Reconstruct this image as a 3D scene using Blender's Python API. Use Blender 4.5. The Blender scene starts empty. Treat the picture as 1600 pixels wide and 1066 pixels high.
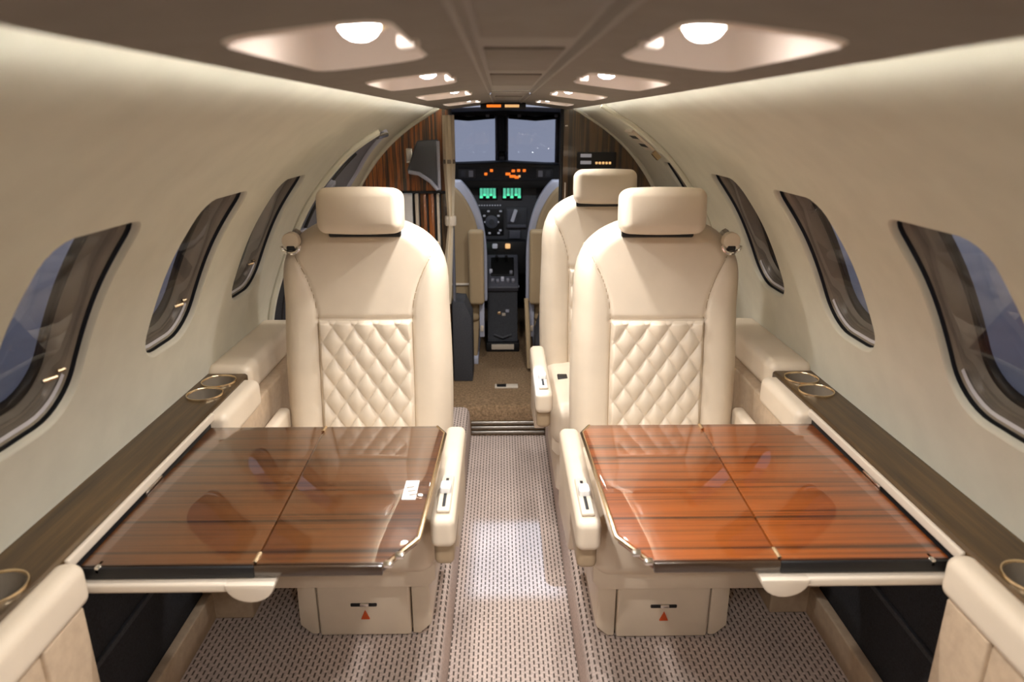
import bpy, bmesh, math, random
from mathutils import Vector, Matrix
random.seed(7)
S = bpy.context.scene
COL = S.collection
PI = math.pi

# ------------------------------------------------------------------ camera
cd = bpy.data.cameras.new('camera'); cam = bpy.data.objects.new('camera', cd); COL.objects.link(cam)
cam.location = (-0.023, 0.0, 1.27)
cam.rotation_euler = (math.radians(90 - 17.918), 0, math.radians(-0.8685))
cd.sensor_width = 36; cd.lens = 36 * 1067 / 1600; cd.clip_start = 0.02
cd.dof.use_dof = True; cd.dof.focus_distance = 1.85; cd.dof.aperture_fstop = 4.0
S.camera = cam
# ------------------------------------------------------------------ world, exposure
w = bpy.data.worlds.new('world'); S.world = w; w.use_nodes = True
bg = w.node_tree.nodes['Background']; bg.inputs[0].default_value = (.33, .345, .43, 1); bg.inputs[1].default_value = 1.0
S.view_settings.view_transform = 'Standard'; S.view_settings.look = 'None'
S.view_settings.gamma = 1; S.view_settings.use_curve_mapping = False
S.view_settings.exposure = 0.0
LAMP_W = 11.0          # one reading lamp
COVE_E = 76.0          # indirect strip behind the headliner edge
PATCH_W = 68.0         # added spot for the pale patch on the aisle floor
LAMP_C = (1.0, .97, .95); COVE_C = (1.0, .99, .94)

# ------------------------------------------------------------------ materials
M = {}
def mat(name, col, rough=.5, metal=0., coat=0., spec=.5, emit=None, es=0., bump=None, var=None, sheen=0.):
    m = bpy.data.materials.new(name); m.use_nodes = True
    n = m.node_tree.nodes; l = m.node_tree.links; b = n['Principled BSDF']
    b.inputs['Base Color'].default_value = (*col, 1); b.inputs['Roughness'].default_value = rough
    b.inputs['Metallic'].default_value = metal; b.inputs['Coat Weight'].default_value = coat
    b.inputs['Coat Roughness'].default_value = .03; b.inputs['Specular IOR Level'].default_value = spec
    if sheen: b.inputs['Sheen Weight'].default_value = sheen
    if emit: b.inputs['Emission Color'].default_value = (*emit, 1); b.inputs['Emission Strength'].default_value = es
    if var or bump:
        tc = n.new('ShaderNodeTexCoord')
    if var:       # (scale, amount)
        nz = n.new('ShaderNodeTexNoise'); nz.inputs['Scale'].default_value = var[0]; nz.inputs['Detail'].default_value = 4
        l.new(tc.outputs['Object'], nz.inputs['Vector'])
        r = n.new('ShaderNodeValToRGB'); a = var[1]
        r.color_ramp.elements[0].color = (*[c * (1 - a) for c in col], 1); r.color_ramp.elements[1].color = (*[min(1, c * (1 + a)) for c in col], 1)
        r.color_ramp.elements[0].position = .3; r.color_ramp.elements[1].position = .7
        l.new(nz.outputs['Fac'], r.inputs['Fac']); l.new(r.outputs['Color'], b.inputs['Base Color'])
    if bump:      # (scale, strength, distance)
        nb = n.new('ShaderNodeTexNoise'); nb.inputs['Scale'].default_value = bump[0]; nb.inputs['Detail'].default_value = 3
        l.new(tc.outputs['Object'], nb.inputs['Vector'])
        bp = n.new('ShaderNodeBump'); bp.inputs['Strength'].default_value = bump[1]; bp.inputs['Distance'].default_value = bump[2]
        l.new(nb.outputs['Fac'], bp.inputs['Height']); l.new(bp.outputs['Normal'], b.inputs['Normal'])
    M[name] = m; return m

def wood(name, scale, cols, rough=.35, coat=1., nscale=1., warp=.0):
    m = bpy.data.materials.new(name); m.use_nodes = True
    n = m.node_tree.nodes; l = m.node_tree.links; b = n['Principled BSDF']
    tc = n.new('ShaderNodeTexCoord'); mp = n.new('ShaderNodeMapping'); mp.inputs['Scale'].default_value = scale
    l.new(tc.outputs['Object'], mp.inputs['Vector'])
    a = n.new('ShaderNodeTexNoise'); a.inputs['Scale'].default_value = nscale; a.inputs['Detail'].default_value = 6; a.inputs['Roughness'].default_value = .65
    a.inputs['Distortion'].default_value = warp
    l.new(mp.outputs['Vector'], a.inputs['Vector'])
    r = n.new('ShaderNodeValToRGB'); cr = r.color_ramp
    cr.elements[0].position, cr.elements[0].color = cols[0][0], (*cols[0][1], 1)
    cr.elements[1].position, cr.elements[1].color = cols[-1][0], (*cols[-1][1], 1)
    for p, c in cols[1:-1]:
        e = cr.elements.new(p); e.color = (*c, 1)
    l.new(a.outputs['Fac'], r.inputs['Fac']); l.new(r.outputs['Color'], b.inputs['Base Color'])
    b.inputs['Roughness'].default_value = rough; b.inputs['Coat Weight'].default_value = coat; b.inputs['Coat Roughness'].default_value = .02
    b.inputs['Coat IOR'].default_value = 1.6
    M[name] = m; return m

def carpet(name, light, dark, px=.0115, py=.021, strength=.5):
    """ribs along y with rows of dark stitch gaps between them"""
    m = bpy.data.materials.new(name); m.use_nodes = True
    n = m.node_tree.nodes; l = m.node_tree.links; b = n['Principled BSDF']
    tc = n.new('ShaderNodeTexCoord'); sx = n.new('ShaderNodeSeparateXYZ'); l.new(tc.outputs['Object'], sx.inputs[0])
    def mt(op, a, b_=None, c=None):
        q = n.new('ShaderNodeMath'); q.operation = op
        for i, v in enumerate((a, b_, c)):
            if v is None: continue
            if isinstance(v, (int, float)): q.inputs[i].default_value = v
            else: l.new(v, q.inputs[i])
        return q.outputs[0]
    X = mt('DIVIDE', sx.outputs['X'], px); cell = mt('FLOOR', X); fx = mt('FRACT', X)
    Y = mt('ADD', mt('DIVIDE', sx.outputs['Y'], py), mt('MULTIPLY', cell, .5)); fy = mt('FRACT', Y)
    ax = mt('ABSOLUTE', mt('SUBTRACT', fx, .5)); ay = mt('ABSOLUTE', mt('SUBTRACT', fy, .5))
    gx = n.new('ShaderNodeMapRange'); gx.interpolation_type = 'SMOOTHSTEP'; gx.inputs[1].default_value = .04; gx.inputs[2].default_value = .26; l.new(ax, gx.inputs[0])
    gy = n.new('ShaderNodeMapRange'); gy.interpolation_type = 'SMOOTHSTEP'; gy.inputs[1].default_value = .22; gy.inputs[2].default_value = .42; l.new(ay, gy.inputs[0])
    hgt = mt('MAXIMUM', gx.outputs[0], gy.outputs[0])
    nz = n.new('ShaderNodeTexNoise'); nz.inputs['Scale'].default_value = 170; nz.inputs['Detail'].default_value = 2; l.new(tc.outputs['Object'], nz.inputs['Vector'])
    nl = n.new('ShaderNodeTexNoise'); nl.inputs['Scale'].default_value = 5; nl.inputs['Detail'].default_value = 3; l.new(tc.outputs['Object'], nl.inputs['Vector'])
    mx = n.new('ShaderNodeMixRGB'); mx.inputs['Color1'].default_value = (*dark, 1); mx.inputs['Color2'].default_value = (*light, 1); l.new(hgt, mx.inputs['Fac'])
    k = mt('ADD', mt('MULTIPLY', nz.outputs['Fac'], .9), mt('MULTIPLY_ADD', nl.outputs['Fac'], .5, .3))
    m2 = n.new('ShaderNodeMixRGB'); m2.blend_type = 'MULTIPLY'; m2.inputs['Fac'].default_value = 1
    l.new(mx.outputs['Color'], m2.inputs['Color1']); l.new(k, m2.inputs['Color2']); l.new(m2.outputs['Color'], b.inputs['Base Color'])
    bp = n.new('ShaderNodeBump'); bp.inputs['Strength'].default_value = strength; bp.inputs['Distance'].default_value = .003
    l.new(hgt, bp.inputs['Height']); l.new(bp.outputs['Normal'], b.inputs['Normal'])
    b.inputs['Roughness'].default_value = .95; b.inputs['Specular IOR Level'].default_value = .1
    M[name] = m; return m

def glass(name, tint=(.9, .92, .95), gloss=.02, f0=.045, f90=.95):
    m = bpy.data.materials.new(name); m.use_nodes = True
    n = m.node_tree.nodes; l = m.node_tree.links; n.clear()
    o = n.new('ShaderNodeOutputMaterial'); t = n.new('ShaderNodeBsdfTransparent'); g = n.new('ShaderNodeBsdfGlossy')
    t.inputs[0].default_value = (*tint, 1); g.inputs['Roughness'].default_value = gloss
    lw = n.new('ShaderNodeLayerWeight'); lw.inputs['Blend'].default_value = .5
    pw = n.new('ShaderNodeMath'); pw.operation = 'POWER'; pw.inputs[1].default_value = 5; l.new(lw.outputs['Facing'], pw.inputs[0])
    ma = n.new('ShaderNodeMath'); ma.operation = 'MULTIPLY_ADD'; ma.inputs[1].default_value = f90; ma.inputs[2].default_value = f0; l.new(pw.outputs[0], ma.inputs[0])
    mx = n.new('ShaderNodeMixShader')
    l.new(ma.outputs[0], mx.inputs[0]); l.new(t.outputs[0], mx.inputs[1]); l.new(g.outputs[0], mx.inputs[2]); l.new(mx.outputs[0], o.inputs[0])
    M[name] = m

mat('leather', (.72, .61, .475), .42, bump=(420, .12, .001), var=(9, .05))
mat('leather_dark', (.40, .295, .185), .5, bump=(420, .12, .001))
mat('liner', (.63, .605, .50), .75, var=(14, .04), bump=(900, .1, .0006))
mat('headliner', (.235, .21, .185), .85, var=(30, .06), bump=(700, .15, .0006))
mat('headliner_trim', (.30, .275, .25), .7)
mat('fabric_panel', (.48, .36, .245), .8, var=(60, .08), bump=(300, .2, .001))
mat('cream_plastic', (.66, .57, .46), .35)
mat('white_plastic', (.85, .83, .80), .4)
mat('black', (.006, .006, .007), .5)
mat('black_soft', (.014, .015, .02), .85, var=(300, .5), bump=(300, .4, .001))
mat('charcoal', (.04, .042, .05), .75, var=(200, .25), bump=(250, .3, .001))
mat('dark_grey', (.075, .078, .09), .5)
mat('grey_blue', (.115, .12, .15), .5)
mat('grey_light', (.44, .455, .55), .5)
mat('taupe', (.23, .19, .145), .32, var=(20, .1))
mat('sill', (.60, .59, .62), .3)
mat('chrome', (.85, .83, .80), .12, 1)
mat('dark_edge', (.035, .018, .009), .3, coat=1)
mat('gold', (.80, .62, .40), .22, 1)
mat('alu', (.42, .40, .36), .35, 1)
mat('lens', (1, .95, .88), .3, emit=(1, .92, .86), es=70)
mat('fill_lens', (.9, .95, 1), .3, emit=(.86, .92, 1), es=6)  # glowing lens of the added cockpit fill lights
mat('reflector', (.92, .84, .78), .3)
mat('cove_led', (1, .95, .85), .5, emit=COVE_C, es=COVE_E)
mat('amber', (.9, .25, .02), .4, emit=(1, .20, .02), es=1.0)
mat('amber_pale', (.9, .6, .3), .4, emit=(1, .55, .22), es=.7)
mat('green', (.1, .6, .4), .4, emit=(.12, .62, .40), es=.8)
mat('panel_white', (.6, .6, .64), .4, emit=(.8, .82, 1), es=.12)  # slight glow added to brighten knobs, levers and legends
mat('red', (.6, .08, .01), .5)
mat('hangar_floor', (.48, .49, .54), .45, var=(.8, .12))
mat('hangar_wall', (.58, .59, .64), .8, var=(.3, .1))
mat('tan_cloth', (.42, .31, .18), .85, bump=(400, .25, .001))
mat('curtain', (.66, .56, .41), .8, bump=(350, .25, .001))
for nm_, k_ in (('table_wood', (.115, .038, .008)), ('table_wood_orange', (.29, .070, .009))):  # right table's wood colour set redder than the left's
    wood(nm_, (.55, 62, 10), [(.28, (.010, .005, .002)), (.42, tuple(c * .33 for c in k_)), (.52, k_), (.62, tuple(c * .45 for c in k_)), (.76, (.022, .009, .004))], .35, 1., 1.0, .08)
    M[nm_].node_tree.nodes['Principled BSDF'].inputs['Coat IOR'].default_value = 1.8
wood('ledge_wood', (60, 3.0, 20), [(.3, (.024, .013, .005)), (.5, (.066, .036, .012)), (.7, (.12, .066, .022))], .4, .12, 1.0, .2)
wood('bulkhead_wood', (70, 70, 1.6), [(.30, (.012, .006, .004)), (.43, (.045, .018, .007)), (.52, (.42, .12, .02)), (.60, (.06, .024, .009)), (.72, (.26, .11, .03))], .3, 1., .8, .2)
wood('bulkhead_wood_brown', (90, 90, 1.6), [(.30, (.010, .007, .004)), (.46, (.045, .024, .011)), (.56, (.12, .06, .022)), (.75, (.05, .028, .012))], .3, 1., .8, .2)
carpet('carpet', (.58, .475, .42), (.10, .078, .064))
mat('carpet_brown', (.25, .165, .095), .95, spec=.1, var=(120, .4), bump=(160, .8, .004))
glass('pane', (.85, .88, .93)); glass('dust_pane', (.95, .95, .95), f0=.025, f90=.6)

# ------------------------------------------------------------------ helpers
def obj(name, bm, m, parent=None, loc=None, smooth=True, angle=40, normals=True):
    if normals: bmesh.ops.recalc_face_normals(bm, faces=bm.faces)
    me = bpy.data.meshes.new(name); bm.to_mesh(me); bm.free()
    if smooth:
        me.polygons.foreach_set('use_smooth', [True] * len(me.polygons))
        me.set_sharp_from_angle(angle=math.radians(angle))
    if m: me.materials.append(M[m])
    o = bpy.data.objects.new(name, me); COL.objects.link(o)
    if parent: o.parent = parent
    if loc: o.location = loc
    return o
def thing(name, label, cat, loc=(0, 0, 0), group=None):
    o = bpy.data.objects.new(name, None); o.empty_display_size = .05; COL.objects.link(o); o.location = loc
    o['label'] = label; o['category'] = cat
    if group: o['group'] = group
    return o
def tag(o, label, cat, group=None):
    o['label'] = label; o['category'] = cat
    if group: o['group'] = group
    return o
def struct(o, label=None, cat=None):
    o['kind'] = 'structure'
    if label: o['label'] = label
    if cat: o['category'] = cat
    return o
def BM(): return bmesh.new()

def rbox(bm, c, h, r, n=3, m=2, bulge=(0, 0, 0), mtx=None):
    """rounded box: centre c, half sizes h, radius r; bulge swells the faces"""
    r = min(r, min(h) * .999)
    def vals(H):
        a = [H - r + r * math.tan(math.radians(45 * i / n)) for i in range(n + 1)]
        inner = [-(H - r) + 2 * (H - r) * i / m for i in range(1, m)] if H - r > 1e-6 else []
        out = [-v for v in reversed(a)] + inner + a
        res = []
        for v in out:
            if not res or v - res[-1] > 1e-7: res.append(v)
        return res
    V = {}
    def vert(p):
        q = [max(-(h[i] - r), min(h[i] - r, p[i])) for i in range(3)]
        d = Vector([p[i] - q[i] for i in range(3)])
        d = d.normalized() * r if d.length > 0 else d
        P = Vector(q) + d
        for i in range(3):
            if bulge[i]:
                j, k = (i + 1) % 3, (i + 2) % 3
                f = max(0, 1 - (P[j] / h[j]) ** 2) * max(0, 1 - (P[k] / h[k]) ** 2)
                P[i] += bulge[i] * f * (P[i] / h[i])
        key = tuple(round(x, 6) for x in P)
        if key not in V:
            Q = P + Vector(c)
            V[key] = bm.verts.new(mtx @ Q if mtx else Q)
        return V[key]
    for ax in range(3):
        j, k = (ax + 1) % 3, (ax + 2) % 3
        A, B = vals(h[j]), vals(h[k])
        for s in (-1, 1):
            for a in range(len(A) - 1):
                for b in range(len(B) - 1):
                    f = []
                    for (u, v) in ((A[a], B[b]), (A[a + 1], B[b]), (A[a + 1], B[b + 1]), (A[a], B[b + 1])):
                        p = [0, 0, 0]; p[ax] = s * h[ax]; p[j] = u; p[k] = v
                        f.append(vert(p))
                    f2 = []
                    for x in f:
                        if x not in f2: f2.append(x)
                    if len(f2) >= 3:
                        try: bm.faces.new(f2)
                        except ValueError: pass
    return bm
def bx(bm, x0, x1, y0, y1, z0, z1, r=.002, n=1, m=1, **k):
    return rbox(bm, ((x0 + x1) / 2, (y0 + y1) / 2, (z0 + z1) / 2), (abs(x1 - x0) / 2, abs(y1 - y0) / 2, abs(z1 - z0) / 2), r, n, m, **k)
def prism(bm, pts, axis, a, b, bev=0):
    """extrude polygon pts along axis from a to b; pts are the other two coords in axis order"""
    def P(p, t):
        if axis == 0: return (t, p[0], p[1])
        if axis == 1: return (p[0], t, p[1])
        return (p[0], p[1], t)
    A = [bm.verts.new(P(p, a)) for p in pts]; B = [bm.verts.new(P(p, b)) for p in pts]
    n = len(pts); fs = [bm.faces.new(A), bm.faces.new(B[::-1])]
    for i in range(n): fs.append(bm.faces.new((A[i], A[(i + 1) % n], B[(i + 1) % n], B[i])))
    bmesh.ops.recalc_face_normals(bm, faces=fs)
    if bev:
        es = set()
        for f in fs: es.update(f.edges)
        bmesh.ops.bevel(bm, geom=list(es), offset=bev, segments=2, affect='EDGES', profile=.6)
    return bm
def tube(bm, pts, r, n=8, closed=False, cap=True):
    pts = [Vector(p) for p in pts]; rings = []; N = len(pts)
    rad = r if isinstance(r, (list, tuple)) else [r] * N
    up = None
    for i, p in enumerate(pts):
        if closed: t = (pts[(i + 1) % N] - pts[i - 1]).normalized()
        else: t = (pts[min(i + 1, N - 1)] - pts[max(i - 1, 0)]).normalized()
        if up is None:
            up = Vector((0, 0, 1)) if abs(t.z) < .9 else Vector((1, 0, 0))
        u = (up - t * up.dot(t)).normalized(); v = t.cross(u); up = u
        rings.append([bm.verts.new(p + (u * math.cos(2 * PI * k / n) + v * math.sin(2 * PI * k / n)) * rad[i]) for k in range(n)])
    R = range(N if closed else N - 1)
    for i in R:
        a, b = rings[i], rings[(i + 1) % N]
        for k in range(n): bm.faces.new((a[k], a[(k + 1) % n], b[(k + 1) % n], b[k]))
    if cap and not closed:
        bm.faces.new(rings[0][::-1]); bm.faces.new(rings[-1])
    return bm
def lathe(bm, prof, c, n=24, axis=2, mtx=None, cap=True):
    """prof: (r, h) list, revolved about axis through c"""
    rings = []
    for r, h in prof:
        ring = []
        for k in range(n):
            a = 2 * PI * k / n; q = [r * math.cos(a), r * math.sin(a)]
            p = {2: (q[0], q[1], h), 1: (q[0], h, q[1]), 0: (h, q[0], q[1])}[axis]
            v = Vector(p)
            if mtx: v = mtx @ v
            ring.append(bm.verts.new(v + Vector(c)))
        rings.append(ring)
    for a, b in zip(rings, rings[1:]):
        for k in range(n): bm.faces.new((a[k], a[(k + 1) % n], b[(k + 1) % n], b[k]))
    if cap and prof[0][0] > 1e-4: bm.faces.new(rings[0][::-1])
    if cap and prof[-1][0] > 1e-4: bm.faces.new(rings[-1])
    bmesh.ops.remove_doubles(bm, verts=bm.verts, dist=1e-6)
    return bm
def lin(a, b, n): return [a + (b - a) * i / n for i in range(n + 1)]
def sheet(bm, us, vs, f, holes=(), K=3):
    """grid sheet over us x vs mapped by f(u,v); holes: (i0,i1,j0,j1,outline(du,dv)->scale) replaced by ring patches.
    returns the hole rims as lists of (u,v)"""
    V = {}
    def vert(u, v):
        k = (round(u, 6), round(v, 6))
        if k not in V: V[k] = bm.verts.new(f(u, v))
        return V[k]
    skip = set(); rims = []
    for (i0, i1, j0, j1, out) in holes:
        for i in range(i0, i1):
            for j in range(j0, j1): skip.add((i, j))
        loop = [(us[i], vs[j0]) for i in range(i0, i1)] + [(us[i1], vs[j]) for j in range(j0, j1)] + \
               [(us[i], vs[j1]) for i in range(i1, i0, -1)] + [(us[i0], vs[j]) for j in range(j1, j0, -1)]
        cu, cv = (us[i0] + us[i1]) / 2, (vs[j0] + vs[j1]) / 2
        rim = []
        for (u, v) in loop:
            s = out(u - cu, v - cv); rim.append((cu + (u - cu) * s, cv + (v - cv) * s))
        rims.append(rim); N = len(loop); prev = [vert(*p) for p in loop]
        for k in range(1, K + 1):
            t = k / K
            cur = [vert(loop[q][0] * (1 - t) + rim[q][0] * t, loop[q][1] * (1 - t) + rim[q][1] * t) for q in range(N)]
            for q in range(N):
                bm.faces.new((prev[q], prev[(q + 1) % N], cur[(q + 1) % N], cur[q]))
            prev = cur
    for i in range(len(us) - 1):
        for j in range(len(vs) - 1):
            if (i, j) in skip: continue
            bm.faces.new((vert(us[i], vs[j]), vert(us[i + 1], vs[j]), vert(us[i + 1], vs[j + 1]), vert(us[i], vs[j + 1])))
    return rims
def rrect(hu, hv, rt, rb):
    """outline scale function of a rounded rectangle (rt top radius at +v, rb bottom radius)"""
    def sd(u, v):
        r = rt if v > 0 else rb
        qx, qy = abs(u) - (hu - r), abs(v) - (hv - r)
        return math.hypot(max(qx, 0), max(qy, 0)) + min(max(qx, qy), 0) - r
    def out(u, v):
        lo, hi = 0., 1.5
        for _ in range(40):
            md = (lo + hi) / 2
            if sd(u * md, v * md) > 0: hi = md
            else: lo = md
        return lo
    return out
def circ(r): return lambda u, v: r / math.hypot(u, v)

# ------------------------------------------------------------------ fuselage profile
PR = [(.745, .02), (.757, .30), (.757, .52), (.75, .66), (.727, .76), (.692, .86), (.654, .95), (.618, 1.02), (.578, 1.08), (.53, 1.14),
      (.475, 1.195), (.405, 1.25), (.335, 1.293), (.28, 1.325), (.20, 1.358), (.10, 1.378), (0, 1.384)]
def catmull(P, n):
    out = []
    for i in range(len(P) - 1):
        p0, p1, p2, p3 = P[max(i - 1, 0)], P[i], P[i + 1], P[min(i + 2, len(P) - 1)]
        for k in range(n):
            t = k / n
            out.append(tuple(.5 * (2 * p1[c] + (p2[c] - p0[c]) * t + (2 * p0[c] - 5 * p1[c] + 4 * p2[c] - p3[c]) * t * t + (3 * p1[c] - p0[c] - 3 * p2[c] + p3[c]) * t ** 3) for c in (0, 1)))
    out.append(P[-1]); return out
DP = catmull(PR, 8)
DS = [0]
for a, b in zip(DP, DP[1:]): DS.append(DS[-1] + math.hypot(b[0] - a[0], b[1] - a[1]))
def prof(s):
    s = max(0, min(DS[-1], s))
    import bisect
    i = min(max(bisect.bisect_right(DS, s) - 1, 0), len(DS) - 2)
    t = (s - DS[i]) / (DS[i + 1] - DS[i])
    x = DP[i][0] + (DP[i + 1][0] - DP[i][0]) * t; z = DP[i][1] + (DP[i + 1][1] - DP[i][1]) * t
    dx, dz = DP[i + 1][0] - DP[i][0], DP[i + 1][1] - DP[i][1]; L = math.hypot(dx, dz)
    return x, z, dz / L, -dx / L       # outward normal (nx, nz)
def sz(z):
    lo, hi = 0, DS[-1]
    for _ in range(50):
        m_ = (lo + hi) / 2
        if prof(m_)[1] < z: lo = m_
        else: hi = m_
    return lo
def W(side, y, s, d=0.):
    """point on the cabin lining, d metres outward"""
    x, z, nx, nz = prof(s); return Vector((side * (x + nx * d), y, z + nz * d))
def px_at(z): return prof(sz(z))[0]
YB, YF = -1.0, 2.95          # aft wall, forward bulkhead

# ------------------------------------------------------------------ shell: walls with window openings
SW0, SW1 = sz(.79), sz(1.165); SC = (SW0 + SW1) / 2
HV = (sz(1.132) - sz(.822)) / 2; HU = .112
WIN = {-1: [.895, 1.325, 1.755], 1: [.895, 1.335, 1.775, 2.335]}
wn = 0
for side, nm in ((-1, 'wall_left'), (1, 'wall_right')):
    us = []
    edges = [YB]
    for yc in WIN[side]: edges += [yc - .155, yc + .155]
    edges.append(YF + .02)
    idx = []
    for k in range(len(edges) - 1):
        a, b = edges[k], edges[k + 1]
        n = 14 if k % 2 else max(1, int((b - a) / .06))
        if k % 2: idx.append((len(us), len(us) + n))
        us += lin(a, b, n)[:-1]
    us.append(edges[-1])
    low = lin(0, SW0, 16); midv = lin(SW0, SW1, 18); top = lin(SW1, DS[-1], 26)
    vs = low[:-1] + midv[:-1] + top
    j0, j1 = 16, 34
    holes = [(a, b, j0, j1, rrect(HU, HV, .042, .075)) for a, b in idx]
    bm = BM(); rims = sheet(bm, us, vs, lambda u, v: W(side, u, v), holes, 4)
    struct(obj(nm, bm, 'liner', angle=60), 'cream padded cabin side wall with oval windows', 'wall')
    for rim, yc in zip(rims, WIN[side]):
        wn += 1
        root = thing('window_%d' % wn, 'cabin window', 'window', W(side, yc, SC)); root['kind'] = 'structure'
        del root['category']
        inv = -Vector(root.location)
        def ring(bm, specs):
            prev = None
            for sc, d in specs:
                cur = [bm.verts.new(W(side, yc + (u - yc) * sc, SC + (v - SC) * sc, d) + inv) for u, v in rim]
                if prev:
                    N = len(cur)
                    for q in range(N): bm.faces.new((prev[q], prev[(q + 1) % N], cur[(q + 1) % N], cur[q]))
                prev = cur
            return prev
        bm = BM(); ring(bm, [(1.0, 0), (.985, .0015), (.972, .005), (.966, .010)]); obj('lip', bm, 'liner', root, angle=80)
        bm = BM(); ring(bm, [(.966, .010), (.980, .0112), (.980, .0155), (.958, .0168)]); obj('gasket', bm, 'black', root)
        bm = BM(); ring(bm, [(.958, .0168), (.948, .022), (.93, .024), (.915, .036), (.90, .038), (.885, .052)]); obj('reveal', bm, 'taupe', root)
        bm = BM(); ring(bm, [(.885, .052), (.845, .054), (.83, .058), (.825, .064)]); obj('outer_seal', bm, 'black', root)
        bm = BM(); bm.faces.new(ring(bm, [(.828, .0605)])); obj('outer_pane', bm, 'pane', root)
        bm = BM(); bm.faces.new(ring(bm, [(.93, .0245)])); obj('inner_pane', bm, 'dust_pane', root)
        # light sill at the lower edge of the reveal
        bm = BM()
        low_pts = [(u, v) for u, v in rim if v < SC - HV * .62]
        low_pts.sort(key=lambda p: p[0])
        A = [bm.verts.new(W(side, yc + (u - yc) * .947, SC + (v - SC) * .947, .0205) + inv) for u, v in low_pts]
        B = [bm.verts.new(W(side, yc + (u - yc) * .915, SC + (v - SC) * .915, .0235) + inv) for u, v in low_pts]
        for q in range(len(A) - 1): bm.faces.new((A[q], A[q + 1], B[q + 1], B[q]))
        obj('sill', bm, 'sill', root)
        if side < 0:      # small shade pegs low on the forward edge
            bm = BM()
            for du, dv in ((HU * .55, -HV * .62), (HU * .86, -HV * .60)):
                p = W(side, yc + du, SC + dv, .028) + inv; q = W(side, yc + du + .02, SC + dv + .004, .02) + inv
                tube(bm, [p, q], .0035, 8)
            obj('shade_peg', bm, 'gold', root)

# aft closing wall and front bulkhead outlines
sect = [(prof(s)[0], prof(s)[1]) for s in lin(0, DS[-1], 40)]
full = [(x, z) for x, z in sect] + [(-x, z) for x, z in reversed(sect[:-1])]
bm = BM(); prism(bm, full, 1, YB - .03, YB); struct(obj('wall_back', bm, 'liner'), 'cream aft cabin wall', 'wall')

# ------------------------------------------------------------------ floor
bm = BM()
fp = [(-.76, .13), (-.185, .13), (-.172, .125), (-.163, .112), (-.16, .09), (-.157, 0), (.157, 0), (.16, .09), (.163, .112), (.172, .125), (.185, .13), (.76, .13)]
sheet(bm, list(range(len(fp))), lin(YB, 2.63, 20), lambda u, v: (fp[int(u)][0], v, fp[int(u)][1]))
struct(obj('floor', bm, 'carpet', angle=35), 'beige ribbed carpet over dropped aisle and raised seat floors', 'floor')
bm = BM()
prism(bm, [(2.632, -.02), (2.632, .06), (2.636, .105), (2.655, .128), (2.68, .13), (2.86, .125), (4.4, .125), (4.4, -.02)], 0, -.76, .76)
ff = struct(obj('floor', bm, 'carpet_brown'), 'brown carpeted raised cockpit floor', 'floor')
for k, z in enumerate((.012, .034, .056)):
    bm = BM(); bx(bm, -.155, .155, 2.618, 2.634, z, z + .012, .004, 2); obj('step_rail', bm, 'alu', ff)
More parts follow.
